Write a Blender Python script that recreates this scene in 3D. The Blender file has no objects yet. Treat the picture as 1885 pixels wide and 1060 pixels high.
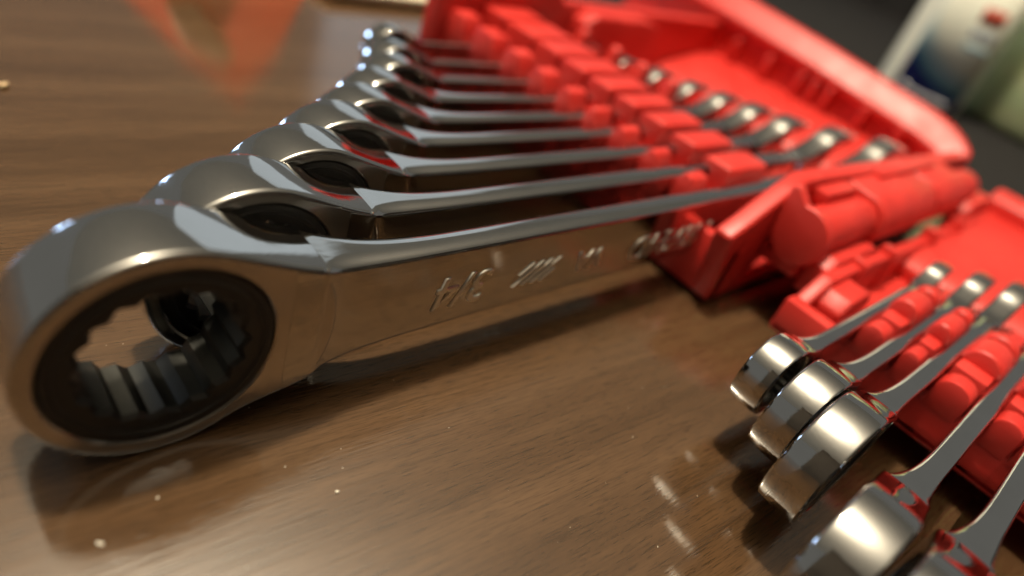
import bpy, bmesh, math, random
from mathutils import Vector, Matrix
random.seed(7)
S = 0.01            # everything below is written in centimetres
OZ = 1.62           # height of the shafts' centre line above the table top
C = bpy.context.scene.collection
scene = bpy.context.scene

# ------------------------------------------------------------------ camera
def V(x, y, z):
    return Vector((x * S, y * S, (z + OZ) * S))

yaw, pitch, roll = 0.909, 0.588, 0.363
fwd = Vector((math.sin(yaw) * math.cos(pitch), math.cos(yaw) * math.cos(pitch), -math.sin(pitch)))
rt = Vector((math.cos(yaw), -math.sin(yaw), 0))
up = rt.cross(fwd)
right = rt * math.cos(roll) + up * math.sin(roll)
upv = -rt * math.sin(roll) + up * math.cos(roll)
cam_d = bpy.data.cameras.new('camera')
cam = bpy.data.objects.new('camera', cam_d)
C.objects.link(cam)
M4 = Matrix((right, upv, -fwd)).transposed().to_4x4()
M4.translation = V(-2.17, -6.239, 6.479)
cam.matrix_world = M4
cam_d.sensor_width = 36
cam_d.lens = 23.73
cam_d.clip_start = 0.002
cam_d.clip_end = 50
cam_d.dof.use_dof = True
cam_d.dof.focus_distance = 0.106
cam_d.dof.aperture_fstop = 7.0
scene.camera = cam

# ------------------------------------------------------------------ world and lamps
w = bpy.data.worlds.new('World')
scene.world = w
w.use_nodes = True
bg = w.node_tree.nodes['Background']
bg.inputs[0].default_value = (0.50, 0.49, 0.45, 1)
bg.inputs[1].default_value = 0.32

def lamp(name, loc, power, col, radius):
    d = bpy.data.lights.new(name, 'POINT')
    d.energy = power
    d.color = col
    d.shadow_soft_size = radius
    o = bpy.data.objects.new(name, d)
    C.objects.link(o)
    o.location = loc
    return o

WARM = (1.0, 0.88, 0.69)
lamp('ceiling_globe_lamp', Vector((-0.02, 0.19, 0.98)) * 1.25, 66, WARM, 0.036)
wd = bpy.data.lights.new('window_light', 'AREA')
wd.shape = 'RECTANGLE'
wd.size, wd.size_y = 0.16, 0.12
wd.energy = 1.2
wd.color = (0.45, 0.65, 1.0)
wo = bpy.data.objects.new('window_light', wd)
C.objects.link(wo)
wl = Vector((-0.28, 0.93, 0.26)) * 1.1
wo.location = wl
wo.rotation_euler = (Vector((0.05, 0, 0.0)) - wl).to_track_quat('-Z', 'Y').to_euler()
# a second, larger and much dimmer window across the room, mirrored in the necks and shafts
wd2 = bpy.data.lights.new('far_window_light', 'AREA')
wd2.shape = 'RECTANGLE'
wd2.size, wd2.size_y = 0.50, 0.55
wd2.energy = 0.42
wd2.color = (0.80, 0.92, 1.0)
wo2 = bpy.data.objects.new('far_window_light', wd2)
C.objects.link(wo2)
wl2 = Vector((0.585, 0.745, 0.33)) * 1.7
wo2.location = wl2
wo2.rotation_euler = (Vector((0.05, 0, 0.0)) - wl2).to_track_quat('-Z', 'Y').to_euler()

scene.view_settings.view_transform = 'Standard'
scene.view_settings.look = 'None'
scene.view_settings.exposure = 0.0
scene.view_settings.gamma = 1.0
scene.cycles.max_bounces = 10
scene.cycles.glossy_bounces = 8
scene.cycles.use_denoising = True

# ------------------------------------------------------------------ materials
def new_mat(name):
    m = bpy.data.materials.new(name)
    m.use_nodes = True
    nt = m.node_tree
    return m, nt, nt.nodes['Principled BSDF']

def nd(nt, kind, **kw):
    n = nt.nodes.new(kind)
    for k, v in kw.items():
        if k in n.inputs:
            n.inputs[k].default_value = v
        else:
            setattr(n, k, v)
    return n

def coords(nt, scale, rot=(0, 0, 0), kind='Object'):
    tc = nd(nt, 'ShaderNodeTexCoord')
    mp = nd(nt, 'ShaderNodeMapping')
    mp.inputs['Scale'].default_value = scale
    mp.inputs['Rotation'].default_value = rot
    nt.links.new(tc.outputs[kind], mp.inputs['Vector'])
    return mp

def ramp(nt, src, stops):
    r = nd(nt, 'ShaderNodeValToRGB')
    el = r.color_ramp.elements
    while len(el) < len(stops):
        el.new(0.5)
    for e, (p, c) in zip(el, stops):
        e.position = p
        e.color = (c, c, c, 1) if isinstance(c, float) else (*c, 1)
    nt.links.new(src, r.inputs[0])
    return r

def metal(name, col, r0, r1, scr=0.0, bump=0.0):
    m, nt, b = new_mat(name)
    b.inputs['Metallic'].default_value = 1
    mp = coords(nt, (60, 60, 60))
    n = nd(nt, 'ShaderNodeTexNoise', Scale=2.0, Detail=5.0, Roughness=0.6)
    nt.links.new(mp.outputs[0], n.inputs['Vector'])
    rr = ramp(nt, n.outputs[0], [(0.35, r0), (0.7, r1)])
    nt.links.new(rr.outputs[0], b.inputs['Roughness'])
    cr = ramp(nt, n.outputs[0], [(0.3, col), (0.75, tuple(c * 0.9 for c in col))])
    nt.links.new(cr.outputs[0], b.inputs['Base Color'])
    if bump:
        mp2 = coords(nt, (150, 900, 2500))
        n2 = nd(nt, 'ShaderNodeTexNoise', Scale=1.0, Detail=3.0)
        nt.links.new(mp2.outputs[0], n2.inputs['Vector'])
        bp = nd(nt, 'ShaderNodeBump', Strength=bump, Distance=0.0002)
        nt.links.new(n2.outputs[0], bp.inputs['Height'])
        nt.links.new(bp.outputs[0], b.inputs['Normal'])
    return m

CHROME = metal('polished_chrome', (0.60, 0.595, 0.575), 0.025, 0.10, bump=0.04)
SATIN = metal('satin_chrome_face', (0.56, 0.53, 0.48), 0.15, 0.23, bump=0.05)
STAMP = metal('stamped_marking', (0.80, 0.77, 0.70), 0.25, 0.4)
OXIDE = metal('black_oxide_steel', (0.035, 0.033, 0.03), 0.32, 0.45)
OXIDE.node_tree.nodes['Principled BSDF'].inputs['Metallic'].default_value = 0.6
BORE = metal('worn_bore_steel', (0.075, 0.075, 0.068), 0.3, 0.5)

def plastic():
    m, nt, b = new_mat('red_moulded_plastic')
    mp = coords(nt, (40, 40, 40))
    n = nd(nt, 'ShaderNodeTexNoise', Scale=3.0, Detail=4.0)
    nt.links.new(mp.outputs[0], n.inputs['Vector'])
    cr = ramp(nt, n.outputs[0], [(0.3, (0.56, 0.026, 0.020)), (0.7, (0.64, 0.036, 0.027))])
    nt.links.new(cr.outputs[0], b.inputs['Base Color'])
    rr = ramp(nt, n.outputs[0], [(0.3, 0.36), (0.7, 0.48)])
    nt.links.new(rr.outputs[0], b.inputs['Roughness'])
    n3 = nd(nt, 'ShaderNodeTexNoise', Scale=14.0, Detail=8.0, Roughness=0.75)
    nt.links.new(mp.outputs[0], n3.inputs['Vector'])
    wr = ramp(nt, n3.outputs[0], [(0.56, 0.0), (0.72, 0.2)])
    mx = nd(nt, 'ShaderNodeMix', data_type='RGBA')
    mx.inputs['B'].default_value = (0.66, 0.13, 0.10, 1)
    nt.links.new(wr.outputs[0], mx.inputs['Factor'])
    nt.links.new(cr.outputs[0], mx.inputs['A'])
    nt.links.new(mx.outputs['Result'], b.inputs['Base Color'])
    n2 = nd(nt, 'ShaderNodeTexNoise', Scale=40.0, Detail=2.0)
    nt.links.new(mp.outputs[0], n2.inputs['Vector'])
    bp = nd(nt, 'ShaderNodeBump', Strength=0.12, Distance=0.0003)
    nt.links.new(n2.outputs[0], bp.inputs['Height'])
    nt.links.new(bp.outputs[0], b.inputs['Normal'])
    return m
RED = plastic()

def wood():
    m, nt, b = new_mat('walnut_veneer')
    mp = coords(nt, (1, 1, 1), (0, 0, math.radians(4)))
    def layer(scale, detail, dist, stops):
        st = nd(nt, 'ShaderNodeMapping')
        st.inputs['Scale'].default_value = scale
        nt.links.new(mp.outputs[0], st.inputs['Vector'])
        n = nd(nt, 'ShaderNodeTexNoise', Scale=1.0, Detail=detail, Roughness=0.6, Distortion=dist)
        nt.links.new(st.outputs[0], n.inputs['Vector'])
        return ramp(nt, n.outputs[0], stops), n
    def mult(a, c, f):
        mx = nd(nt, 'ShaderNodeMix', data_type='RGBA', blend_type='MULTIPLY')
        mx.inputs['Factor'].default_value = f
        nt.links.new(a, mx.inputs['A']); nt.links.new(c, mx.inputs['B'])
        return mx.outputs['Result']
    c1, n1 = layer((5, 70, 8), 4.0, 0.1, [(0.30, (0.062, 0.033, 0.015)), (0.50, (0.087, 0.047, 0.022)), (0.70, (0.114, 0.064, 0.031))])
    c2, n2 = layer((75, 1900, 60), 3.0, 0.05, [(0.36, 0.50), (0.46, 0.88), (0.62, 1.10)])
    c3, n3b = layer((260, 5200, 200), 2.0, 0.0, [(0.36, 0.55), (0.48, 1.0), (0.7, 1.05)])
    c4, n4 = layer((28, 420, 30), 4.0, 0.15, [(0.34, 0.66), (0.5, 1.0), (0.68, 1.12)])
    col = mult(mult(mult(c1.outputs[0], c2.outputs[0], 0.48), c3.outputs[0], 0.7), c4.outputs[0], 0.4)
    nt.links.new(col, b.inputs['Base Color'])
    # lacquer with fine scratches and smears
    st3 = nd(nt, 'ShaderNodeMapping')
    st3.inputs['Scale'].default_value = (35, 35, 35)
    nt.links.new(mp.outputs[0], st3.inputs['Vector'])
    n3 = nd(nt, 'ShaderNodeTexNoise', Scale=1.0, Detail=6.0, Roughness=0.65)
    nt.links.new(st3.outputs[0], n3.inputs['Vector'])
    rr = ramp(nt, n3.outputs[0], [(0.3, 0.05), (0.7, 0.10)])
    nt.links.new(rr.outputs[0], b.inputs['Roughness'])
    b.inputs['IOR'].default_value = 1.85
    bp = nd(nt, 'ShaderNodeBump', Strength=0.10, Distance=0.0003)
    nt.links.new(n2.outputs[0], bp.inputs['Height'])
    nt.links.new(bp.outputs[0], b.inputs['Normal'])
    return m
WOOD = wood()

def plain(name, col, rough, var=0.12, scale=80, **kw):
    m, nt, b = new_mat(name)
    mp = coords(nt, (scale,) * 3)
    n = nd(nt, 'ShaderNodeTexNoise', Scale=1.0, Detail=5.0)
    nt.links.new(mp.outputs[0], n.inputs['Vector'])
    cr = ramp(nt, n.outputs[0], [(0.3, tuple(c * (1 - var) for c in col)), (0.7, tuple(min(1, c * (1 + var)) for c in col))])
    nt.links.new(cr.outputs[0], b.inputs['Base Color'])
    b.inputs['Roughness'].default_value = rough
    for k, v in kw.items():
        b.inputs[k.replace('_', ' ')].default_value = v
    return m

# ------------------------------------------------------------------ object helpers
def link(name, me, parent=None, mats=(), smooth=True):
    for m in mats:
        me.materials.append(m)
    if smooth:
        for p in me.polygons:
            p.use_smooth = True
    o = bpy.data.objects.new(name, me)
    C.objects.link(o)
    if parent is not None:
        o.parent = parent
    return o

def mesh(name, verts, faces, mi=None):
    me = bpy.data.meshes.new(name)
    me.from_pydata([(v[0] * S, v[1] * S, v[2] * S) for v in verts], [], faces)
    if mi:
        me.polygons.foreach_set('material_index', mi)
    me.update()
    return me

def tag(o, label=None, cat=None, group=None, kind=None):
    if label: o['label'] = label
    if cat: o['category'] = cat
    if group: o['group'] = group
    if kind: o['kind'] = kind
    return o

def thing(name, loc, label, cat, group=None):
    o = bpy.data.objects.new(name, None)
    o.empty_display_size = 0.01
    C.objects.link(o)
    o.location = V(*loc)
    return tag(o, label, cat, group)

def fix_normals(me):
    bm = bmesh.new(); bm.from_mesh(me)
    bmesh.ops.recalc_face_normals(bm, faces=bm.faces)
    bm.to_mesh(me); bm.free()

def bev_prism(name, poly, a0, a1, axis, bev=0.05, seg=2, smooth_angle=40):
    """polygon extruded along an axis ('x': poly is (y,z); 'y': (x,z); 'z': (x,y)), edges rounded"""
    def P(u, v, a):
        return {'x': (a, u, v), 'y': (u, a, v), 'z': (u, v, a)}[axis]
    bm = bmesh.new()
    n = len(poly)
    lo = [bm.verts.new([c * S for c in P(u, v, a0)]) for u, v in poly]
    hi = [bm.verts.new([c * S for c in P(u, v, a1)]) for u, v in poly]
    bm.faces.new(lo); bm.faces.new(hi[::-1])
    for i in range(n):
        j = (i + 1) % n
        bm.faces.new((lo[i], hi[i], hi[j], lo[j]))
    bmesh.ops.recalc_face_normals(bm, faces=bm.faces)
    if bev:
        es = [e for e in bm.edges if len(e.link_faces) == 2 and e.calc_face_angle(0) > math.radians(25)]
        bmesh.ops.bevel(bm, geom=es, offset=bev * S, segments=seg, affect='EDGES', profile=0.5, clamp_overlap=True)
    me = bpy.data.meshes.new(name)
    bm.to_mesh(me); bm.free()
    me.polygons.foreach_set('use_smooth', [True] * len(me.polygons))
    me.set_sharp_from_angle(angle=math.radians(smooth_angle))
    return me

def box(x0, x1, y0, y1):
    return [(x0, y0), (x1, y0), (x1, y1), (x0, y1)]

# ------------------------------------------------------------------ setting
def slab(name, x0, x1, y0, y1, z0, z1, mat, kind=None, bev=0.1):
    me = bev_prism(name, box(x0, x1, y0, y1), z0 + OZ, z1 + OZ, 'z', bev)
    o = link(name, me, None, (mat,), smooth=False)
    if kind: o['kind'] = kind
    return o

slab('table_top', -70, 125, -60, 95, -OZ - 3, -OZ, WOOD, 'structure', 0.3)
WALLM = plain('dark_backdrop', (0.022, 0.021, 0.021), 0.9, 0.2, 20, Specular_IOR_Level=0.1)
slab('added_dark_wall', 165, 170, -160, 220, -75, 9, WALLM, 'structure', 0.2)  # low dark backdrop, added to cover the pale world past the table
DARKW = plain('added_wall_dark', (0.055, 0.045, 0.036), 0.85, 0.2, 6)  # dark tone stands in for the unlit side of the room
slab('added_dark_wall', -150, 230, -152, -147, -75, 145.5, DARKW, 'structure', 0.2)  # unseen, added behind the camera to darken chrome reflections and near faces
slab('added_dark_wall', -155, -150.5, -152, 10, -75, 145.5, DARKW, 'structure', 0.2)  # unseen, added on the left to cut fill light there too
CEIL = plain('ceiling_paint', (0.84, 0.81, 0.74), 0.9, 0.03, 4)
slab('ceiling', -220, 260, -220, 260, 146, 149, CEIL, 'structure', 0)

# ------------------------------------------------------------------ wrenches
ZT_, ZB_ = 0.95, 1.08   # half heights of the head where it meets the shaft (upper, lower)
def contour(k, n=200):
    """outline of the ring head in (x,z) around the bore: circle, flowing neck, bulged end"""
    r = 1.605 * k
    pts = []
    tt, tb = math.radians(72), math.radians(62)
    for i in range(140):
        a = tt + (2 * math.pi - tb - tt) * i / 139
        pts.append((r * math.cos(a), r * math.sin(a)))
    def neck(th, zc, c1l, c2l, sl):
        c0 = (r * math.cos(th), r * math.sin(th)); c3 = (2.02 * k, zc * k)
        c1 = (c0[0] + math.sin(th) * c1l * k, c0[1] - math.cos(th) * c1l * k)
        c2 = (c3[0] - c2l * k, c3[1] + sl * c2l * k)
        return [tuple((1 - t) ** 3 * c0[j] + 3 * (1 - t) ** 2 * t * c1[j] + 3 * (1 - t) * t * t * c2[j] + t ** 3 * c3[j] for j in (0, 1)) for t in [i / 24 for i in range(1, 25)]]
    up = neck(tt, ZT_, 0.45, 0.55, 0.30)
    dn = neck(tb, ZB_, 0.40, 0.45, 0.30)
    pts += [(x, -z) for x, z in dn]
    for i in range(1, 24):
        t = i / 24
        z = -ZB_ + (ZB_ + ZT_) * t
        pts.append(((2.02 + 0.26 * (1 - (2 * t - 1) ** 2)) * k, z * k))
    pts += up[::-1]
    # resample by angle about the bore centre
    ang = sorted((math.atan2(z, x) % (2 * math.pi), x, z) for x, z in pts)
    out = []
    m = len(ang)
    for i in range(n):
        a = 2 * math.pi * i / n
        for q in range(m):
            a0, x0, z0 = ang[q - 1]
            a1, x1, z1 = ang[q]
            if q == 0: a0 -= 2 * math.pi
            if a0 <= a <= a1:
                break
        else:
            a0, x0, z0 = ang[-1]; a1, x1, z1 = ang[0]; a1 += 2 * math.pi
        t = (a - a0) / max(a1 - a0, 1e-9)
        out.append((x0 + (x1 - x0) * t, z0 + (z1 - z0) * t))
    return out

def ring_head(k, t):
    n = 200
    ct = contour(k, n)
    nor = []
    for i in range(n):
        x0, z0 = ct[i - 1]; x1, z1 = ct[(i + 1) % n]
        dx, dz = x1 - x0, z1 - z0
        l = math.hypot(dx, dz)
        nor.append((dz / l, -dx / l))
    e = 0.072 * min(1, t)
    prof = [(e * 1.9, 0), (e * 1.15, 0), (e * 0.95, 0.0), (e * 0.55, 0.10 * e), (e * 0.22, 0.38 * e), (e * 0.03, 0.8 * e), (0, 1.1 * e), (-0.006, 2.2 * e), (-0.014, t * 0.35)]
    prof = prof + [(a, t - b) for a, b in prof[::-1]]
    verts, faces, mi = [], [], []
    rb = 1.365 * k
    rings = []
    def add(pts):
        rings.append(len(verts))
        verts.extend(pts)
    add([(rb * math.cos(2 * math.pi * i / n), 0.03, rb * math.sin(2 * math.pi * i / n)) for i in range(n)])
    add([((rb + 0.03) * math.cos(2 * math.pi * i / n), 0.0, (rb + 0.03) * math.sin(2 * math.pi * i / n)) for i in range(n)])
    for off, y in prof:
        add([(ct[i][0] - nor[i][0] * off, y, ct[i][1] - nor[i][1] * off) for i in range(n)])
    add([((rb + 0.03) * math.cos(2 * math.pi * i / n), t, (rb + 0.03) * math.sin(2 * math.pi * i / n)) for i in range(n)])
    add([(rb * math.cos(2 * math.pi * i / n), t - 0.03, rb * math.sin(2 * math.pi * i / n)) for i in range(n)])
    R = len(rings)
    for q in range(R):
        a, b = rings[q], rings[(q + 1) % R]
        face_part = q in (0, 1, 2, R - 4, R - 3, R - 2)
        for i in range(n):
            j = (i + 1) % n
            faces.append((a + i, a + j, b + j, b + i)); mi.append(1 if face_part else 0)
    me = mesh('ring_head', verts, faces, mi)
    fix_normals(me)
    me.polygons.foreach_set('use_smooth', [True] * len(me.polygons))
    me.set_sharp_from_angle(angle=math.radians(42))
    return me

def ratchet(k, t):
    """black toothed insert: flat collar, dished lip and a twelve-point bore"""
    n = 144
    ro, rl = 1.36 * k, 1.20 * k
    def star(i, s=1.0):
        a = 2 * math.pi * i / n
        f = (i % 8) / 8
        tri = abs(f - 0.5) * 2
        return (0.915 + 0.085 * tri) * k * s, a
    verts, faces, mi, rings = [], [], [], []
    def circ(r, y):
        rings.append(len(verts)); verts.extend([(r * math.cos(2 * math.pi * i / n), y, r * math.sin(2 * math.pi * i / n)) for i in range(n)])
    def st(y, s):
        rings.append(len(verts))
        for i in range(n):
            r, a = star(i, s); verts.append((r * math.cos(a), y, r * math.sin(a)))
    circ(ro, t - 0.05); circ(ro, 0.05); circ(ro - 0.02 * k, 0.02); circ(ro - 0.05 * k, 0.02); circ(rl, 0.03); circ(rl - 0.03 * k, 0.05)
    st(0.05, 1.06); st(0.11, 1.0); st(t - 0.11, 1.0); st(t - 0.05, 1.06)
    circ(rl, t - 0.05); circ(ro - 0.03 * k, t - 0.02)
    R = len(rings)
    for q in range(R):
        a, b = rings[q], rings[(q + 1) % R]
        for i in range(n):
            j = (i + 1) % n
            faces.append((a + i, a + j, b + j, b + i)); mi.append(1 if q in (7,) else 0)
    me = mesh('ratchet_ring', verts, faces, mi)
    fix_normals(me)
    me.polygons.foreach_set('use_smooth', [True] * len(me.polygons))
    me.set_sharp_from_angle(angle=math.radians(30))
    return me

def torus(name, R_, r_, y, n=72, m=8):
    verts, faces = [], []
    for i in range(n):
        a = 2 * math.pi * i / n
        for j in range(m):
            b = 2 * math.pi * j / m
            rr = R_ + r_ * math.cos(b)
            verts.append((rr * math.cos(a), y + r_ * math.sin(b), rr * math.sin(a)))
    for i in range(n):
        for j in range(m):
            faces.append((i * m + j, ((i + 1) % n) * m + j, ((i + 1) % n) * m + (j + 1) % m, i * m + (j + 1) % m))
    me = mesh(name, verts, faces); fix_normals(me)
    return me

def smoothstep(a, b, x):
    t = max(0, min(1, (x - a) / (b - a)))
    return t * t * (3 - 2 * t)

def shaft(k, t, h, b, L, hj, bj, flare=0.22, off=0.2, flare_far=0.75):
    """loft from inside the ring head to the open jaw; h, b half height and half thickness"""
    st = []
    N = 90
    x0, x1 = 1.55 * k, L
    for i in range(N + 1):
        f = i / N
        x = x0 + (x1 - x0) * (f ** 1.6)
        u = x / k
        dec = math.exp(-max(0, u - 2.04) / 0.75)
        if u < 2.02:
            dec = 1.0
        hh, hb = h + (0.955 * k - h) * dec + 0.30 * k * max(0.0, 2.02 - u) - (0.014 * k if u < 2.0 else 0), h + (1.06 * k - h) * dec
        wv = -0.05 * h * math.sin(math.pi * max(0, min(1, (x - 3 * k) / (L - 3 * k)))) + (hj - h) * smoothstep(L * 0.80, L, x)
        hh += wv; hb += wv
        fl = math.exp(-max(0, u - 2.05) / flare) * (1 - smoothstep(2.6, 4.0, u))
        ff = math.exp(-(max(0, u - 2.0) / flare_far) ** 1.3) * (1 - smoothstep(3.4, 5.0, u))
        y0c = t * (0.5 - off)
        yn = (1 - fl) * (y0c - b) + fl * -0.005
        yf = (1 - ff) * (y0c + b) + ff * (t - 0.03)
        bb = (yf - yn) / 2
        bb += (bj - b) * smoothstep(L * 0.86, L, x)
        ym = (yf + yn) / 2
        st.append((x, hh, hb, bb, max(fl, ff * 0.8), ym))
    verts, faces = [], []
    def section(ht, hm, b, fl):
        c = b * 0.88 * (1 - fl) + 0.10 * fl
        cz = min(0.42 * b, 0.30 * ht) * (1 - fl) + 0.08 * fl   # rounded long edges
        pts = []
        def corner(sy, sz, rev):
            seq = []
            h = ht if sz > 0 else hm
            for q in range(7):
                a = math.pi / 2 * q / 6
                seq.append((sy * (b - c + c * math.sin(a)), sz * (h - cz + cz * math.cos(a))))
            # from the top flat to the side flat
            seq = [(sy * (b - c) * 0.9, sz * h * 1.0)] + seq + [(sy * b, sz * (h - cz * 1.15)), (sy * b, sz * (h - cz * 1.6))]
            return seq[::-1] if rev else seq
        pts += corner(1, 1, False) + corner(1, -1, True) + corner(-1, -1, False) + corner(-1, 1, True)
        return pts
    m = None
    for x, hh, hb, bb, fl, ym in st:
        s = section(hh, hb, bb, fl)
        m = len(s)
        verts.extend([(x, ym + y, z) for y, z in s])
    for i in range(N):
        for j in range(m):
            j2 = (j + 1) % m
            faces.append((i * m + j, i * m + j2, (i + 1) * m + j2, (i + 1) * m + j))
    faces.append(tuple(range(m))[::-1]); faces.append(tuple(N * m + j for j in range(m)))
    me = mesh('shaft', verts, faces); fix_normals(me)
    return me

def jaw(kj, tj, yc, L):
    """open end: rounded head turned 15 degrees with a parallel-sided gap"""
    a15 = math.radians(15)
    R_ = 1.62 * kj
    g = 0.88 * kj
    pts = []
    pts += [(-2.6 * kj, -0.80 * kj), (-2.3 * kj, -0.82 * kj), (-2.0 * kj, -0.88 * kj), (-1.7 * kj, -0.98 * kj), (-1.42 * kj, -1.09 * kj)]
    for d in range(-132, -36, 6):
        a = math.radians(d); pts.append((R_ * math.cos(a), R_ * math.sin(a)))
    ca, sa = math.cos(a15), math.sin(a15)
    def rotp(x, z): return (x * ca - z * sa, x * sa + z * ca)
    pts.append(rotp(1.75 * kj, -1.12 * kj))
    pts.append(rotp(1.70 * kj, -g))
    pts.append(rotp(0.0, -g))
    for d in range(250, 105, -20):
        a = math.radians(d); pts.append(rotp(-0.05 * kj + 0.62 * g * math.cos(a), g * 0.94 * math.sin(a)))
    pts.append(rotp(0.0, g))
    pts.append(rotp(1.45 * kj, g))
    pts.append(rotp(1.50 * kj, 1.10 * kj))
    for d in range(66, 133, 6):
        a = math.radians(d); pts.append((R_ * math.cos(a), R_ * math.sin(a)))
    pts += [(-1.42 * kj, 1.09 * kj), (-1.7 * kj, 0.98 * kj), (-2.0 * kj, 0.88 * kj), (-2.3 * kj, 0.82 * kj), (-2.6 * kj, 0.80 * kj)]
    poly = [(x + L, z) for x, z in pts]
    n = len(poly)
    nor = []
    for i in range(n):
        ax, az = poly[i - 1]; bx, bz = poly[i]; cx, cz = poly[(i + 1) % n]
        n1 = Vector((bz - az, ax - bx)).normalized(); n2 = Vector((cz - bz, bx - cx)).normalized()
        m = n1 + n2
        m = m.normalized() / max(0.5, math.sqrt(max(0.0, (1 + n1.dot(n2)) / 2)))
        nor.append(m)
    verts, faces = [], []
    sl = [-1, -0.985, -0.93, -0.84, -0.7, -0.5, -0.25, 0, 0.25, 0.5, 0.7, 0.84, 0.93, 0.985, 1]
    for q in sl:
        a = abs(q)
        ins = 0.05 * kj * q * q + 0.07 * kj * max(0, (a - 0.8) / 0.2) ** 3
        verts += [(x - m[0] * ins, yc + tj / 2 * q, z - m[1] * ins) for (x, z), m in zip(poly, nor)]
    for q in range(len(sl) - 1):
        for i in range(n):
            j = (i + 1) % n
            faces.append((q * n + i, q * n + j, (q + 1) * n + j, (q + 1) * n + i))
    faces.append(tuple(range(n))[::-1]); faces.append(tuple((len(sl) - 1) * n + i for i in range(n)))
    me = mesh('open_jaw', verts, faces); fix_normals(me)
    me.polygons.foreach_set('use_smooth', [True] * len(me.polygons))
    me.set_sharp_from_angle(angle=math.radians(38))
    return me

def lift(me, dz=OZ):
    me.transform(Matrix.Translation((0, 0, dz * S)))
    return me

def text_mesh(body, size, depth=0.016, bevel=0.014, shear=0.22):
    cu = bpy.data.curves.new('lettering', 'FONT')
    cu.body = body
    cu.size = size * S
    cu.shear = shear
    cu.extrude = depth * S
    cu.bevel_depth = bevel * S
    cu.bevel_resolution = 0
    cu.offset = -0.004 * S
    cu.resolution_u = 4
    cu.align_x = 'LEFT'; cu.align_y = 'CENTER'
    o = bpy.data.objects.new('lettering', cu)
    C.objects.link(o)
    dg = bpy.context.evaluated_depsgraph_get()
    me = bpy.data.meshes.new_from_object(o.evaluated_get(dg))
    bpy.data.objects.remove(o)
    bpy.data.curves.remove(cu)
    return me

# text lies upside down on the near face: reading direction -X, up -Z, facing -Y
TXT = Matrix(((-1, 0, 0, 0), (0, 0, -1, 0), (0, -1, 0, 0), (0, 0, 0, 1)))

def marking(name, body, size, x_start, y, z, parent, shear=0.22):
    me = text_mesh(body, size, shear=shear)
    me.transform(Matrix.Translation((x_start * S, (y) * S, (z + OZ) * S)) @ TXT)
    return link(name, me, parent, (STAMP,), smooth=False)

def stripes(parent, x0, y, z, hgt, k=1.0):
    """five slanted bars of the emblem, first and last shorter"""
    bm = bmesh.new()
    for i in range(5):
        cx = x0 + i * 0.235 * k
        z0, z1 = -0.5, 0.5
        if i == 0: z0 = 0.02
        if i == 4: z1 = -0.02
        sl = 1.25 * hgt
        wv = 0.06 * k
        q = [(cx + sl * z0 - wv / 2, z + z0 * hgt), (cx + sl * z0 + wv / 2, z + z0 * hgt), (cx + sl * z1 + wv / 2, z + z1 * hgt), (cx + sl * z1 - wv / 2, z + z1 * hgt)]
        f = [bm.verts.new((a * S, (y + 0.004) * S, (b + OZ) * S)) for a, b in q]
        cxm, czm = sum(a for a, _ in q) / 4, sum(b for _, b in q) / 4
        g = [bm.verts.new(((a + (cxm - a) * 0.06 + (0.008 if j in (0, 3) else -0.008) * k) * S, (y - 0.03) * S, (b + (czm - b) * 0.06 + OZ) * S)) for j, (a, b) in enumerate(q)]
        bm.faces.new(g[::-1])
        for j in range(4):
            bm.faces.new((f[j], g[j], g[(j + 1) % 4], f[(j + 1) % 4]))
    bmesh.ops.recalc_face_normals(bm, faces=bm.faces)
    me = bpy.data.meshes.new('emblem'); bm.to_mesh(me); bm.free()
    return link('emblem', me, parent, (STAMP,), smooth=False)

def make_wrench(xc, y0, r, xj, label, group, t=None, kj=None, h=None, b=None, zc=0.0, txt=None, flare=0.22, off=0.2):
    k = r / 1.605
    t = t or 1.12 * k ** 0.8
    h = h or 0.85 * k ** 0.9
    b = b or 0.265 * k ** 0.7
    kj = kj or 0.98 * k
    root = thing('wrench', (xc, y0, -OZ + zc), label, 'wrench', group)
    hd = link('ring_head', lift(ring_head(k, t)), root, (CHROME, SATIN), smooth=False)
    ins = link('ratchet_ring', lift(ratchet(k, t)), root, (OXIDE, BORE), smooth=False)
    link('retaining_clip', lift(torus('retaining_clip', 1.235 * k, 0.022 * k, 0.03)), ins, (OXIDE,))
    L = xj - xc
    hj, bj = 0.82 * kj, b * 1.12
    sh = link('shaft', lift(shaft(k, t, h, b, L - 2.0 * kj, hj, bj, flare, off, max(flare, 0.75))), root, (CHROME,))
    link('open_jaw', lift(jaw(kj, bj * 2 + 0.12 * k + 0.06, t / 2 - off * t, L)), root, (CHROME,), smooth=False)
    if txt:
        yf = t * (0.5 - off) - b
        for (nm, body, size, xs, z) in txt:
            marking(nm, body, size, xs, yf, z, sh)
    return root, sh, t * (0.5 - off) - b

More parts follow.
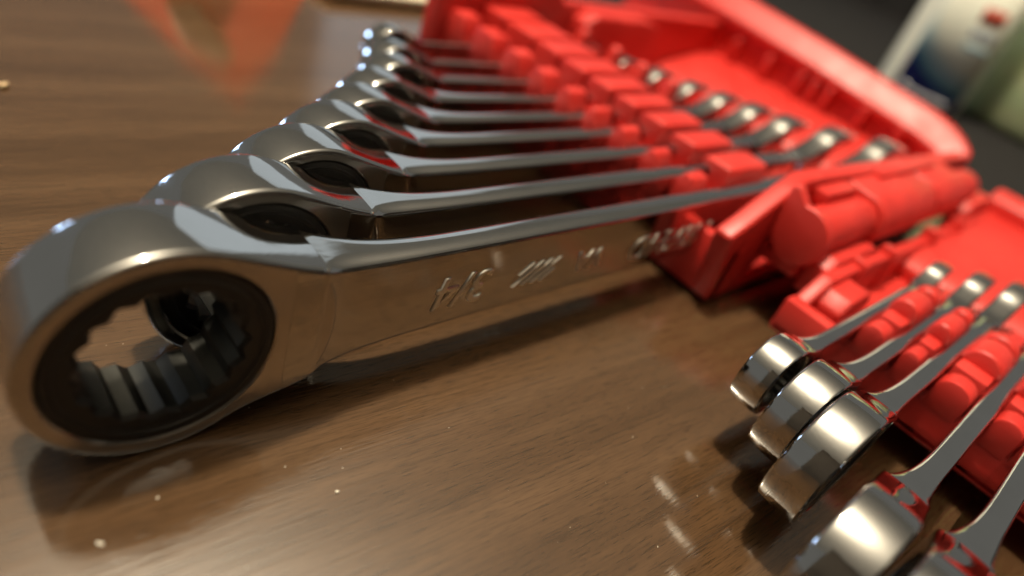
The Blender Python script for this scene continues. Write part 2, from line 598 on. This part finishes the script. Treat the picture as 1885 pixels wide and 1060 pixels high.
GU = 'wrenches standing in the upper tray'
U = [ # ring centre x, near face y, ring radius, jaw centre x, label
 (0.00, 0.00, 1.605, 22.3, 'largest chrome ratchet wrench at the front with 3/4 stamped upside down on its shaft'),
 (1.58, 1.22, 1.485, 21.0, 'second largest chrome wrench directly behind the front one, black ratchet ring seen just above it'),
 (3.05, 2.36, 1.370, 19.9, 'third chrome wrench from the front in the upper row, between second and fourth ring'),
 (4.30, 3.48, 1.255, 19.6, 'fourth chrome wrench from the front, its ring the lowest with a blue glint, slightly blurred'),
 (5.45, 4.52, 1.150, 19.2, 'fifth chrome wrench from the front, middle of the upper row of nine'),
 (6.50, 5.65, 1.040, 18.9, 'sixth chrome wrench from the front, blurred, beside the nearest tall red fin'),
 (7.65, 6.85, 0.930, 18.5, 'third blurred wrench from the far end of the upper row'),
 (8.40, 8.10, 0.820, 18.0, 'last but one small blurred wrench near the far end of the upper row'),
 (9.20, 9.60, 0.710, 17.5, 'smallest and farthest blurred wrench of the upper row, nearest the pale card'),
]
for i, (xc, y0, r, xj, lab) in enumerate(U):
    root, sh, yf = make_wrench(xc, y0, r, xj, lab, GU)
    if i == 0:
        marking('size_marking', '3/4', 0.92, 5.32, yf, -0.04, sh)
        stripes(sh, 5.98, yf, -0.09, 0.50)
        marking('maker_mark', 'VA', 0.66, 8.4, yf, -0.08, sh)
        marking('part_number', 'M8724D', 0.86, 12.4, yf, -0.12, sh)
    if i == 1:
        k = r / 1.605
        marking('size_marking', '11/16', 0.62, 6.1, yf, -0.04, sh)
        stripes(sh, 2.9, yf, -0.08, 0.46, 0.9)
        marking('part_number', 'V42776', 0.56, 9.6, yf, -0.06, sh)

GL = 'wrenches standing in the lower tray'
Lw = [
 (8.75, -3.84, 0.72, 0.58, 17.0, 'smallest chrome wrench of the lower tray, next to the red hinge'),
 (8.40, -4.68, 0.92, 0.64, 17.3, 'second chrome wrench of the lower tray, its ring half behind the third'),
 (7.80, -5.42, 1.09, 0.69, 17.6, 'third chrome wrench of the lower tray, a bright light bar across its ring'),
 (6.15, -6.50, 1.13, 0.74, 17.8, 'fourth wrench of the lower tray, its ring cut off by the bottom of the photo'),
 (5.7, -7.45, 1.22, 0.80, 18.0, 'nearest wrench of the lower tray in the bottom right corner, flared neck in view'),
]
for xc, yc, r, t, xj, lab in Lw:
    make_wrench(xc, yc - t / 2, r, xj, lab, GL, t=t, b=0.11 + 0.06 * r, flare=0.5, off=0.13)

# ------------------------------------------------------------------ red trays
def part(root, name, me):
    me.transform(Matrix.Translation(-root.location))
    me.transform(Matrix.Translation((0, 0, OZ * S)))
    return link(name, me, root, (RED,), smooth=False)

def tab_profile(y0, y1, zb, zt, n=8):
    """round-topped tab in (y,z)"""
    yc, hw = (y0 + y1) / 2, (y1 - y0) / 2
    pts = [(y0, zb), (y0, zt - hw * 0.8)]
    for q in range(1, n):
        a = math.pi - math.pi * q / n
        pts.append((yc + hw * math.cos(a), zt - hw * 0.8 + hw * 0.8 * math.sin(a)))
    pts += [(y1, zt - hw * 0.8), (y1, zb)]
    return pts

T1 = thing('wrench_tray', (12, -1, -OZ), 'upper red plastic tray holding nine wrenches, behind the other tray', 'tool tray', 'red plastic trays')
part(T1, 'tray_floor', bev_prism('tray_floor', box(12.0, 28.6, -0.9, 11.2), -1.5, -1.2, 'z', 0.08))
part(T1, 'side_wall', bev_prism('side_wall', [(-0.95, -1.45), (11.0, -1.45), (11.0, 0.05), (-0.95, 0.05)], 11.9, 12.3, 'x', 0.08))
part(T1, 'platform', bev_prism('platform', [(23.6, -1.2), (28.3, -1.2), (28.3, 0.3), (26.5, 0.15), (24.0, -0.35), (23.6, -0.6)], -0.4, 16.5, 'y', 0.1))
# right wall: sloped lip over a ribbed inner face
def loft_y(name, secs):
    verts, faces = [], []
    n = len(secs[0][1])
    for y, prof in secs:
        verts += [(x, y, z) for x, z in prof]
    for q in range(len(secs) - 1):
        for i in range(n):
            j = (i + 1) % n
            faces.append((q * n + i, q * n + j, (q + 1) * n + j, (q + 1) * n + i))
    faces.append(tuple(range(n))[::-1]); faces.append(tuple((len(secs) - 1) * n + i for i in range(n)))
    me = mesh(name, verts, faces)
    bm = bmesh.new(); bm.from_mesh(me)
    bmesh.ops.recalc_face_normals(bm, faces=bm.faces)
    es = [e for e in bm.edges if len(e.link_faces) == 2 and e.calc_face_angle(0) > math.radians(28)]
    bmesh.ops.bevel(bm, geom=es, offset=0.1 * S, segments=3, affect='EDGES', profile=0.5, clamp_overlap=True)
    bm.to_mesh(me); bm.free()
    me.polygons.foreach_set('use_smooth', [True] * len(me.polygons))
    me.set_sharp_from_angle(angle=math.radians(40))
    return me
part(T1, 'rim_wall', loft_y('rim_wall', [(y, [(27.8, -1.5), (28.9 + dx, -1.5), (28.9 + dx, zo - 0.35), (28.6 + dx, zo), (28.3 + dx, zo - 0.05), (27.5 + dx, zo - 0.85), (27.5 + dx, zo - 1.1), (27.9 + dx, zo - 1.2), (27.8, 0.2)])
    for y, zo, dx in ((17.0, 3.2, 0), (10.5, 2.9, 0), (6.3, 2.62, 0), (2.9, 2.30, 0), (1.0, 2.12, 0), (0.2, 1.95, -0.06), (-0.4, 1.72, -0.2), (-0.8, 1.5, -0.45), (-0.97, 1.42, -0.8))]))
for yy in (1.6, 3.2, 4.9, 5.6, 6.3, 8.0, 9.8, 12.2):
    part(T1, 'rib', bev_prism('rib', [(27.45, 0.2), (28.2, 0.2), (28.2, 1.5), (27.45, 1.30)], yy - 0.13, yy + 0.13, 'y', 0.05))
part(T1, 'front_wall', bev_prism('front_wall', [(11.9, -1.45), (12.6, -1.5), (13.2, -1.1), (13.7, -0.6), (28.0, -0.6), (28.0, 1.15), (27.4, 1.38), (13.9, 1.72), (13.2, 1.45), (12.0, 0.75), (11.4, 0.45), (11.6, -0.2)], -0.95, -0.45, 'y', 0.1, 3))
part(T1, 'back_wall', bev_prism('back_wall', [(11.4, -1.45), (29.0, -1.45), (29.0, 1.6), (17.0, 1.6), (16.2, 2.6), (12.0, 2.6), (11.4, 1.5)], 11.0, 11.6, 'y', 0.12, 3))
part(T1, 'end_block', bev_prism('end_block', [(17.6, -1.2), (22.0, -1.2), (22.0, 1.2), (21.4, 1.5), (18.2, 1.5), (17.6, 1.2)], 10.2, 11.1, 'y', 0.12, 3))
# clips in the gaps between neighbouring shafts
for i in range(len(U)):
    y_a = U[i][1]; k = U[i][2] / 1.605
    t = 1.12 * k ** 0.8; b = 0.265 * k ** 0.7
    ga = y_a + 0.3 * t + b + 0.05
    if i + 1 < len(U):
        k2 = U[i + 1][2] / 1.605
        gb = U[i + 1][1] + 0.3 * 1.12 * k2 ** 0.8 - 0.265 * k2 ** 0.7 - 0.05
    else:
        gb = ga + 0.9
    z1 = 0.95 + 0.02 * i
    hs = 0.85 * k ** 0.9
    part(T1, 'clip_tab', bev_prism('clip_tab', [(ga, -0.1), (gb, -0.1), (gb, z1 - 0.30), (gb - 0.18, z1), (ga + 0.14, z1 - 0.04), (ga, z1 - 0.42)], 11.85, 12.55, 'x', 0.04))
    part(T1, 'clip', bev_prism('clip', [(ga, -1.25), (gb, -1.25), (gb, hs * 0.93 + 0.02), (gb + 0.28, hs * 0.93 + 0.06), (gb + 0.30, z1 + 0.06), (gb + 0.2, z1 + 0.14), (ga + 0.06, z1 + 0.14), (ga, z1 + 0.02)], 13.3, 15.2, 'x', 0.06, 3))
    part(T1, 'clip_foot', bev_prism('clip_foot', [(12.5, -1.25), (13.3, -1.25), (13.3, 0.35), (12.9, 0.3), (12.5, 0.0)], ga + 0.02, gb - 0.02, 'y', 0.05))
    part(T1, 'divider', bev_prism('divider', [(17.6, -1.25), (21.8 - 0.25 * i, -1.25), (21.6 - 0.25 * i, -0.2), (20.8 - 0.25 * i, 0.25), (18.4, 0.1), (17.6, -0.4)], ga + 0.1, gb - 0.05, 'y', 0.08))
for yy, x in ((5.35, 16.5), (6.6, 16.5), (7.85, 16.5), (9.3, 16.4)):
    part(T1, 'fin', bev_prism('fin', [(x - 0.75, -1.2), (x + 0.6, -1.2), (x + 0.35, 1.2), (x + 0.15, 1.35), (x - 0.1, 1.3)], yy - 0.25, yy + 0.12, 'y', 0.06))

# hinge between the trays (belongs to the upper tray)
def barrel(name, x0, x1, r, yc, zc, n=28, flat=True):
    pts = []
    for q in range(n):
        a = 2 * math.pi * q / n
        pts.append((yc + r * math.cos(a), zc + r * math.sin(a)))
    if flat:
        pts = [(y, z) for y, z in pts]
    return bev_prism(name, pts, x0, x1, 'x', 0.06, 2, 35)
HY, HZ = -1.62, 0.72
part(T1, 'hinge_cap', bev_prism('hinge_cap', [(HY + 0.72 * math.cos(math.radians(a)), HZ + 0.72 * math.sin(math.radians(a))) for a in range(75, 301, 12)] + [(-0.93, HZ - 0.2), (-0.93, HZ + 0.95), (-1.1, HZ + 1.0)], 13.05, 13.35, 'x', 0.06, 3))
part(T1, 'hinge_barrel', barrel('hinge_barrel', 13.35, 16.4, 0.58, HY, HZ))
part(T1, 'hinge_barrel', barrel('hinge_barrel', 23.8, 25.8, 0.58, HY, HZ))
part(T1, 'hinge_sleeve', bev_prism('hinge_sleeve', [(HY + 0.74 * math.cos(math.radians(a)), HZ + 0.74 * math.sin(math.radians(a))) for a in range(85, 301, 12)] + [(-0.93, HZ - 0.3), (-0.93, HZ + 0.8)], 16.4, 20.6, 'x', 0.08, 3))
part(T1, 'hinge_sleeve', bev_prism('hinge_sleeve', [(HY + 0.74 * math.cos(math.radians(a)), HZ + 0.74 * math.sin(math.radians(a))) for a in range(85, 301, 12)] + [(-0.93, HZ - 0.3), (-0.93, HZ + 0.8)], 20.75, 23.8, 'x', 0.08, 3))
part(T1, 'stop_block', bev_prism('stop_block', box(14.4, 16.2, -1.35, -0.9), 1.1, 1.5, 'z', 0.06))
part(T1, 'stop_block', bev_prism('stop_block', box(18.0, 22.6, -1.2, -0.9), 1.35, 1.62, 'z', 0.06))
part(T1, 'ledge', bev_prism('ledge', [(13.4, -0.35), (15.6, -0.35), (15.6, -0.05), (15.3, 0.1), (13.7, 0.1), (13.4, -0.05)], -1.95, -0.95, 'y', 0.05))

T2 = thing('wrench_tray', (12, -6, -OZ), 'lower red plastic tray at the right edge, its small wrenches seen from above', 'tool tray', 'red plastic trays')
part(T2, 'side_wall', bev_prism('side_wall', [(-2.5, -0.95), (-9.6, -0.95), (-9.6, -0.1), (-2.5, -0.1)], 11.9, 12.3, 'x', 0.08))
part(T2, 'tray_floor', bev_prism('tray_floor', box(11.9, 28.0, -9.6, -2.5), -0.95, -0.72, 'z', 0.06))
part(T2, 'platform', bev_prism('platform', [(18.6, -0.8), (28.0, -0.8), (28.0, 0.12), (19.2, -0.02), (18.6, -0.3)], -9.5, -2.6, 'y', 0.1))
part(T2, 'rim_wall', bev_prism('rim_wall', [(27.2, -0.95), (28.4, -0.95), (28.4, 0.8), (27.8, 0.9), (27.2, 0.6)], -9.6, -2.4, 'y', 0.1))
part(T2, 'back_wall', bev_prism('back_wall', [(12.4, -0.95), (28.2, -0.95), (28.2, 0.15), (19.0, 0.15), (15.5, 0.3), (13.2, 0.3), (12.4, -0.2)], -2.85, -2.5, 'y', 0.08))
part(T2, 'hinge_arm', bev_prism('hinge_arm', [(13.6, -0.6), (16.6, -0.6), (16.6, 0.25), (16.2, 0.45), (14.0, 0.45), (13.6, 0.2)], -2.55, -2.0, 'y', 0.08, 3))
part(T2, 'hinge_arm', bev_prism('hinge_arm', [(24.6, -0.6), (27.6, -0.6), (27.6, 0.35), (27.2, 0.6), (25.0, 0.6), (24.6, 0.3)], -2.55, -2.0, 'y', 0.08, 3))
part(T2, 'support_lug', bev_prism('support_lug', [(12.9, -0.9), (14.6, -0.9), (14.6, -0.1), (14.2, 0.15), (13.2, 0.1), (12.9, -0.2)], -3.45, -2.8, 'y', 0.08, 3))
for xx in (14.9, 16.9, 20.4, 23.0):
    part(T2, 'rib', bev_prism('rib', [(-2.95, -0.9), (-2.45, -0.9), (-2.45, 0.36), (-2.6, 0.48), (-2.95, 0.40)], xx - 0.12, xx + 0.12, 'x', 0.05))
for i in range(len(Lw)):
    yc, r, t = Lw[i][1], Lw[i][2], Lw[i][3]
    hw = 0.11 + 0.06 * r + 0.03
    yc -= 0.13 * t
    ga = yc - hw
    gb = (Lw[i + 1][1] - 0.13 * Lw[i + 1][3] + 0.11 + 0.06 * Lw[i + 1][2] + 0.03) if i + 1 < len(Lw) else yc - 1.0
    part(T2, 'clip_tab', bev_prism('clip_tab', tab_profile(gb, ga, -0.2, 0.55), 11.85, 12.4, 'x', 0.05))
    part(T2, 'clip', bev_prism('clip', tab_profile(gb - 0.07, ga + 0.07, 0.1 + 0.3 * r, 0.86), 13.2, 14.2, 'x', 0.08, 3))
    part(T2, 'clip_web', bev_prism('clip_web', box(gb, ga, -0.8, 0.5), 12.7, 15.0, 'x', 0.05))
    part(T2, 'clip_hook', bev_prism('clip_hook', tab_profile(gb - 0.05, ga + 0.05, 0.1 + 0.3 * r, 0.84), 14.5, 14.9, 'x', 0.08, 3))
    part(T2, 'divider', bev_prism('divider', [(15.3, -0.8), (18.4, -0.8), (18.2, -0.1), (17.4, 0.1), (15.8, 0.05), (15.3, -0.3)], gb + 0.02, ga - 0.06, 'y', 0.08))

# ------------------------------------------------------------------ background
MAT = plain('charcoal_rubber', (0.020, 0.019, 0.019), 0.85, 0.2, 300, Specular_IOR_Level=0.12)
m_ = slab('desk_mat', 31, 118, -55, 90, -OZ, -OZ + 0.25, MAT, None, 0.08)
tag(m_, 'dark charcoal mat lying on the table beyond the trays', 'mat')

CARD = plain('cream_card', (0.85, 0.78, 0.58), 0.6, 0.05)
c_ = link('card', bev_prism('card', [(12.1, 18.5), (19.0, 18.4), (20.0, 33.0), (11.5, 33.0)], 0.25, 0.5, 'z', 0.05), None, (CARD,), smooth=False)
tag(c_, 'cream coloured card lying flat at the top edge, beyond the smallest wrench', 'card')

WHITE = plain('white_bottle_plastic', (0.84, 0.85, 0.74), 0.35, 0.04)

def label_mat():
    """printed label: white field, blue swoosh below an arc with a pale blue fringe"""
    m, nt, b = new_mat('printed_label')
    mp = coords(nt, (100, 100, 100))
    sx = nd(nt, 'ShaderNodeSeparateXYZ')
    nt.links.new(mp.outputs[0], sx.inputs[0])
    def math_(op, a, c):
        n = nd(nt, 'ShaderNodeMath', operation=op)
        for q, s in enumerate((a, c)):
            if isinstance(s, (int, float)): n.inputs[q].default_value = s
            else: nt.links.new(s, n.inputs[q])
        return n.outputs[0]
    dy = math_('SUBTRACT', sx.outputs['Y'], -2.3)
    dz = math_('SUBTRACT', sx.outputs['Z'], 6.75)
    d = math_('POWER', math_('ADD', math_('POWER', dy, 2.0), math_('POWER', dz, 2.0)), 0.5)
    cr = ramp(nt, math_('DIVIDE', d, 10.0), [(0.0, (0.84, 0.85, 0.72)), (0.38, (0.84, 0.85, 0.72)), (0.47, (0.42, 0.64, 0.70)), (0.535, (0.12, 0.40, 0.55)), (0.545, (0.035, 0.055, 0.34))])
    nt.links.new(cr.outputs[0], b.inputs['Base Color'])
    b.inputs['Roughness'].default_value = 0.4
    return m
LABEL = label_mat()

def oval_bottle(root, name, rx, ry, z0, z1, mat, shoulder=3.0, neck=1.4, n=40, pw=2.6):
    prof = [(0.0, 0.0), (0.80, 0.0), (0.94, 0.12), (1.0, 0.6), (1.0, z1 - z0 - shoulder)]
    for q in range(1, 7):
        f = q / 6
        prof.append((1.0 - (1 - neck / max(rx, ry)) * smoothstep(0, 1, f), z1 - z0 - shoulder * (1 - f)))
    prof += [(neck / max(rx, ry), z1 - z0 + 1.2), (0.0, z1 - z0 + 1.2)]
    verts, faces = [], []
    for s, z in prof:
        for i in range(n):
            a = 2 * math.pi * i / n
            c, d = math.cos(a), math.sin(a)
            verts.append((s * rx * math.copysign(abs(c) ** (2 / pw), c), s * ry * math.copysign(abs(d) ** (2 / pw), d), z0 + z))
    for q in range(len(prof) - 1):
        for i in range(n):
            j = (i + 1) % n
            faces.append((q * n + i, q * n + j, (q + 1) * n + j, (q + 1) * n + i))
    me = mesh(name, verts, faces)
    bm = bmesh.new(); bm.from_mesh(me); bmesh.ops.remove_doubles(bm, verts=bm.verts, dist=1e-6)
    bmesh.ops.recalc_face_normals(bm, faces=bm.faces); bm.to_mesh(me); bm.free()
    return link(name, me, root, (mat,))

# white bottle: stands on the mat, its label side turned to the camera
wb = thing('bottle', (53.5, 9.0, -OZ + 0.25), 'white bottle with a blue and white printed label standing behind the trays', 'bottle')
wb.rotation_euler = (0, 0, math.radians(15))
BX, BY, BP = 2.0, 2.95, 3.6
body = oval_bottle(wb, 'body', BX, BY, 0.0, 15.0, WHITE, pw=BP)
lm = []
nl = 20
vs, fs = [], []
for zz in (0.35, 11.0):
    for i in range(nl + 1):
        y = -2.6 + (2.6 + 1.75) * i / nl
        x = -BX * (1 - (abs(y) / BY) ** BP) ** (1 / BP) - 0.02
        vs.append((x, y, zz)); vs.append((x - 0.05, y, zz))
W2 = 2 * (nl + 1)
for i in range(nl):
    a = 2 * i
    fs += [(a + 1, a + 3, W2 + a + 3, W2 + a + 1), (a, W2 + a, W2 + a + 2, a + 2), (a, a + 2, a + 3, a + 1), (W2 + a, W2 + a + 1, W2 + a + 3, W2 + a + 2)]
fs += [(0, 1, W2 + 1, W2), (2 * nl, W2 + 2 * nl, W2 + 2 * nl + 1, 2 * nl + 1)]
me = mesh('front_label', vs, fs); fix_normals(me)
lb = link('front_label', me, wb, (LABEL,))
REDINK = plain('red_print', (0.42, 0.05, 0.02), 0.5, 0.05)
GREYINK = plain('grey_print', (0.16, 0.20, 0.28), 0.5, 0.05)
BLUEINK = plain('light_blue_print', (0.25, 0.38, 0.44), 0.5, 0.05)
PALEINK = plain('pale_print', (0.55, 0.56, 0.58), 0.5, 0.05)
def ink(name, y0, y1, z0, z1, mat):
    def X(y): return -BX * (1 - (abs(y) / BY) ** BP) ** (1 / BP) - 0.075
    bmv, bf = [], []
    m = 6
    for z in (z0, z1):
        for i in range(m + 1):
            y = y0 + (y1 - y0) * i / m
            bmv.append((X(y), y, z)); bmv.append((X(y) - 0.012, y, z))
    w = 2 * (m + 1)
    for i in range(m):
        a = 2 * i
        bf += [(a + 1, a + 3, w + a + 3, w + a + 1), (a, w + a, w + a + 2, a + 2), (a, a + 2, a + 3, a + 1), (w + a, w + a + 1, w + a + 3, w + a + 2)]
    bf += [(0, 1, w + 1, w), (2 * m, w + 2 * m, w + 2 * m + 1, 2 * m + 1)]
    me = mesh(name, bmv, bf); fix_normals(me)
    link(name, me, lb, (mat,))
ink('red_panel', -2.1, -0.7, 5.9, 6.9, REDINK)
ink('small_print', -2.2, -0.7, 5.05, 5.45, GREYINK)
ink('small_print', -2.3, -0.8, 4.25, 4.6, BLUEINK)
for q, (a, c) in enumerate(((1.2, 0.75), (0.62, 0.1), (0.0, -0.7), (-0.8, -1.2), (-1.3, -2.0))):
    ink('script_print', c, a, 0.60 - 0.02 * q, 0.80 + (0.28 if q == 0 else 0) + 0.05 * (q % 2), PALEINK)

gm, gnt, gb_ = new_mat('green_tinted_plastic')
gmp = coords(gnt, (30, 30, 30))
gn = nd(gnt, 'ShaderNodeTexNoise', Scale=1.0, Detail=3.0)
gnt.links.new(gmp.outputs[0], gn.inputs['Vector'])
gr = ramp(gnt, gn.outputs[0], [(0.3, (0.44, 0.58, 0.36)), (0.7, (0.56, 0.60, 0.36))])
gnt.links.new(gr.outputs[0], gb_.inputs['Base Color'])
gb_.inputs['Roughness'].default_value = 0.25
gb_.inputs['Subsurface Weight'].default_value = 0.5
gb_.inputs['Subsurface Radius'].default_value = (0.01, 0.012, 0.006)
GREEN = gm
gbt = thing('bottle', (63.0, 1.8, -OZ + 0.25), 'pale green bottle at the top right corner, in front of the white one', 'bottle')
oval_bottle(gbt, 'body', 6.6, 6.6, 0.0, 12.5, GREEN, pw=2.0)

# orange pouch standing past the top edge of the photo: seen as a reflection in the lacquer
ORANGE = plain('orange_foil', (0.86, 0.065, 0.013), 0.45, 0.1)
pv = [(4.7, 18.9, 0), (11.3, 18.9, 0), (11.6, 24.0, 0), (4.4, 24.0, 0), (9.9, 22.0, 6.6), (10.4, 22.8, 6.6), (6.9, 20.5, 3.2), (11.0, 20.8, 3.8)]
pf = [(0, 1, 7, 6), (6, 7, 4), (1, 2, 5, 7), (7, 5, 4), (2, 3, 5), (3, 0, 6), (3, 6, 4, 5), (0, 3, 2, 1)]
me = mesh('pouch', pv, pf); fix_normals(me)
po = link('pouch', me, None, (ORANGE,), smooth=False)
link('white_patch', bev_prism('white_patch', [(6.3, 0.9), (7.2, 0.7), (8.6, 2.7), (8.1, 3.4), (7.0, 2.6)], 18.9, 20.4, 'y', 0.03), po, (CARD,), smooth=False)
tag(po, 'orange pouch standing beyond the table area, mirrored in the glossy wood', 'pouch')

# crumbs on the table
CRUMB = plain('bread_crumb', (0.75, 0.70, 0.58), 0.8, 0.1)
TANCRUMB = plain('tan_crumb', (0.50, 0.36, 0.20), 0.8, 0.15)
def crumb(x, y, r, label, mat=CRUMB):
    bm = bmesh.new()
    bmesh.ops.create_icosphere(bm, subdivisions=2, radius=r * S)
    for v in bm.verts:
        v.co *= 1 + random.uniform(-0.4, 0.4)
        v.co.z = max(v.co.z * 0.6, -0.45 * r * S)
        v.co.x *= 1.5
        v.co.y *= 0.8
    me = bpy.data.meshes.new('crumb'); bm.to_mesh(me); bm.free()
    o = link('crumb', me, None, (mat,))
    o.location = V(x, y, -OZ + 0.44 * r)
    o.rotation_euler = (0, 0, random.uniform(0, 3))
    tag(o, label, 'crumb', 'crumbs on the table')
crumb(-1.08, -1.05, 0.032, 'white crumb on the wood near the bottom left corner')
crumb(-0.35, -0.72, 0.014, 'flat pale crumb on the wood just below the big ring')
crumb(0.25, 10.9, 0.10, 'tan crumb at the left edge of the photo on the far wood', TANCRUMB)
crumb(1.66, -1.66, 0.024, 'tiny white crumb on the wood below the middle of the front wrench')

# fine dust and lint on the lacquer
dv, df = [], []
for q in range(48):
    x, y = random.uniform(-1.5, 9), random.uniform(-6, 3)
    r = random.uniform(0.003, 0.008)
    st = random.uniform(0.8, 3.0); a = random.uniform(0, 3.14)
    b0 = len(dv)
    for dx, dy, dz in ((-st, 0, 0.3), (0, -1, 0.3), (st, 0, 0.3), (0, 1, 0.3), (0, 0, 1.0), (0, 0, 0)):
        dv.append((x + r * (dx * math.cos(a) - dy * math.sin(a)), y + r * (dx * math.sin(a) + dy * math.cos(a)), r * dz))
    for i0, i1 in ((0, 1), (1, 2), (2, 3), (3, 0)):
        df += [(b0 + i0, b0 + i1, b0 + 4), (b0 + i1, b0 + i0, b0 + 5)]
tag(link('dust', mesh('dust', dv, df), None, (CRUMB,), smooth=False), 'fine pale dust scattered over the wood in front of the big wrench', 'dust', None, 'stuff')
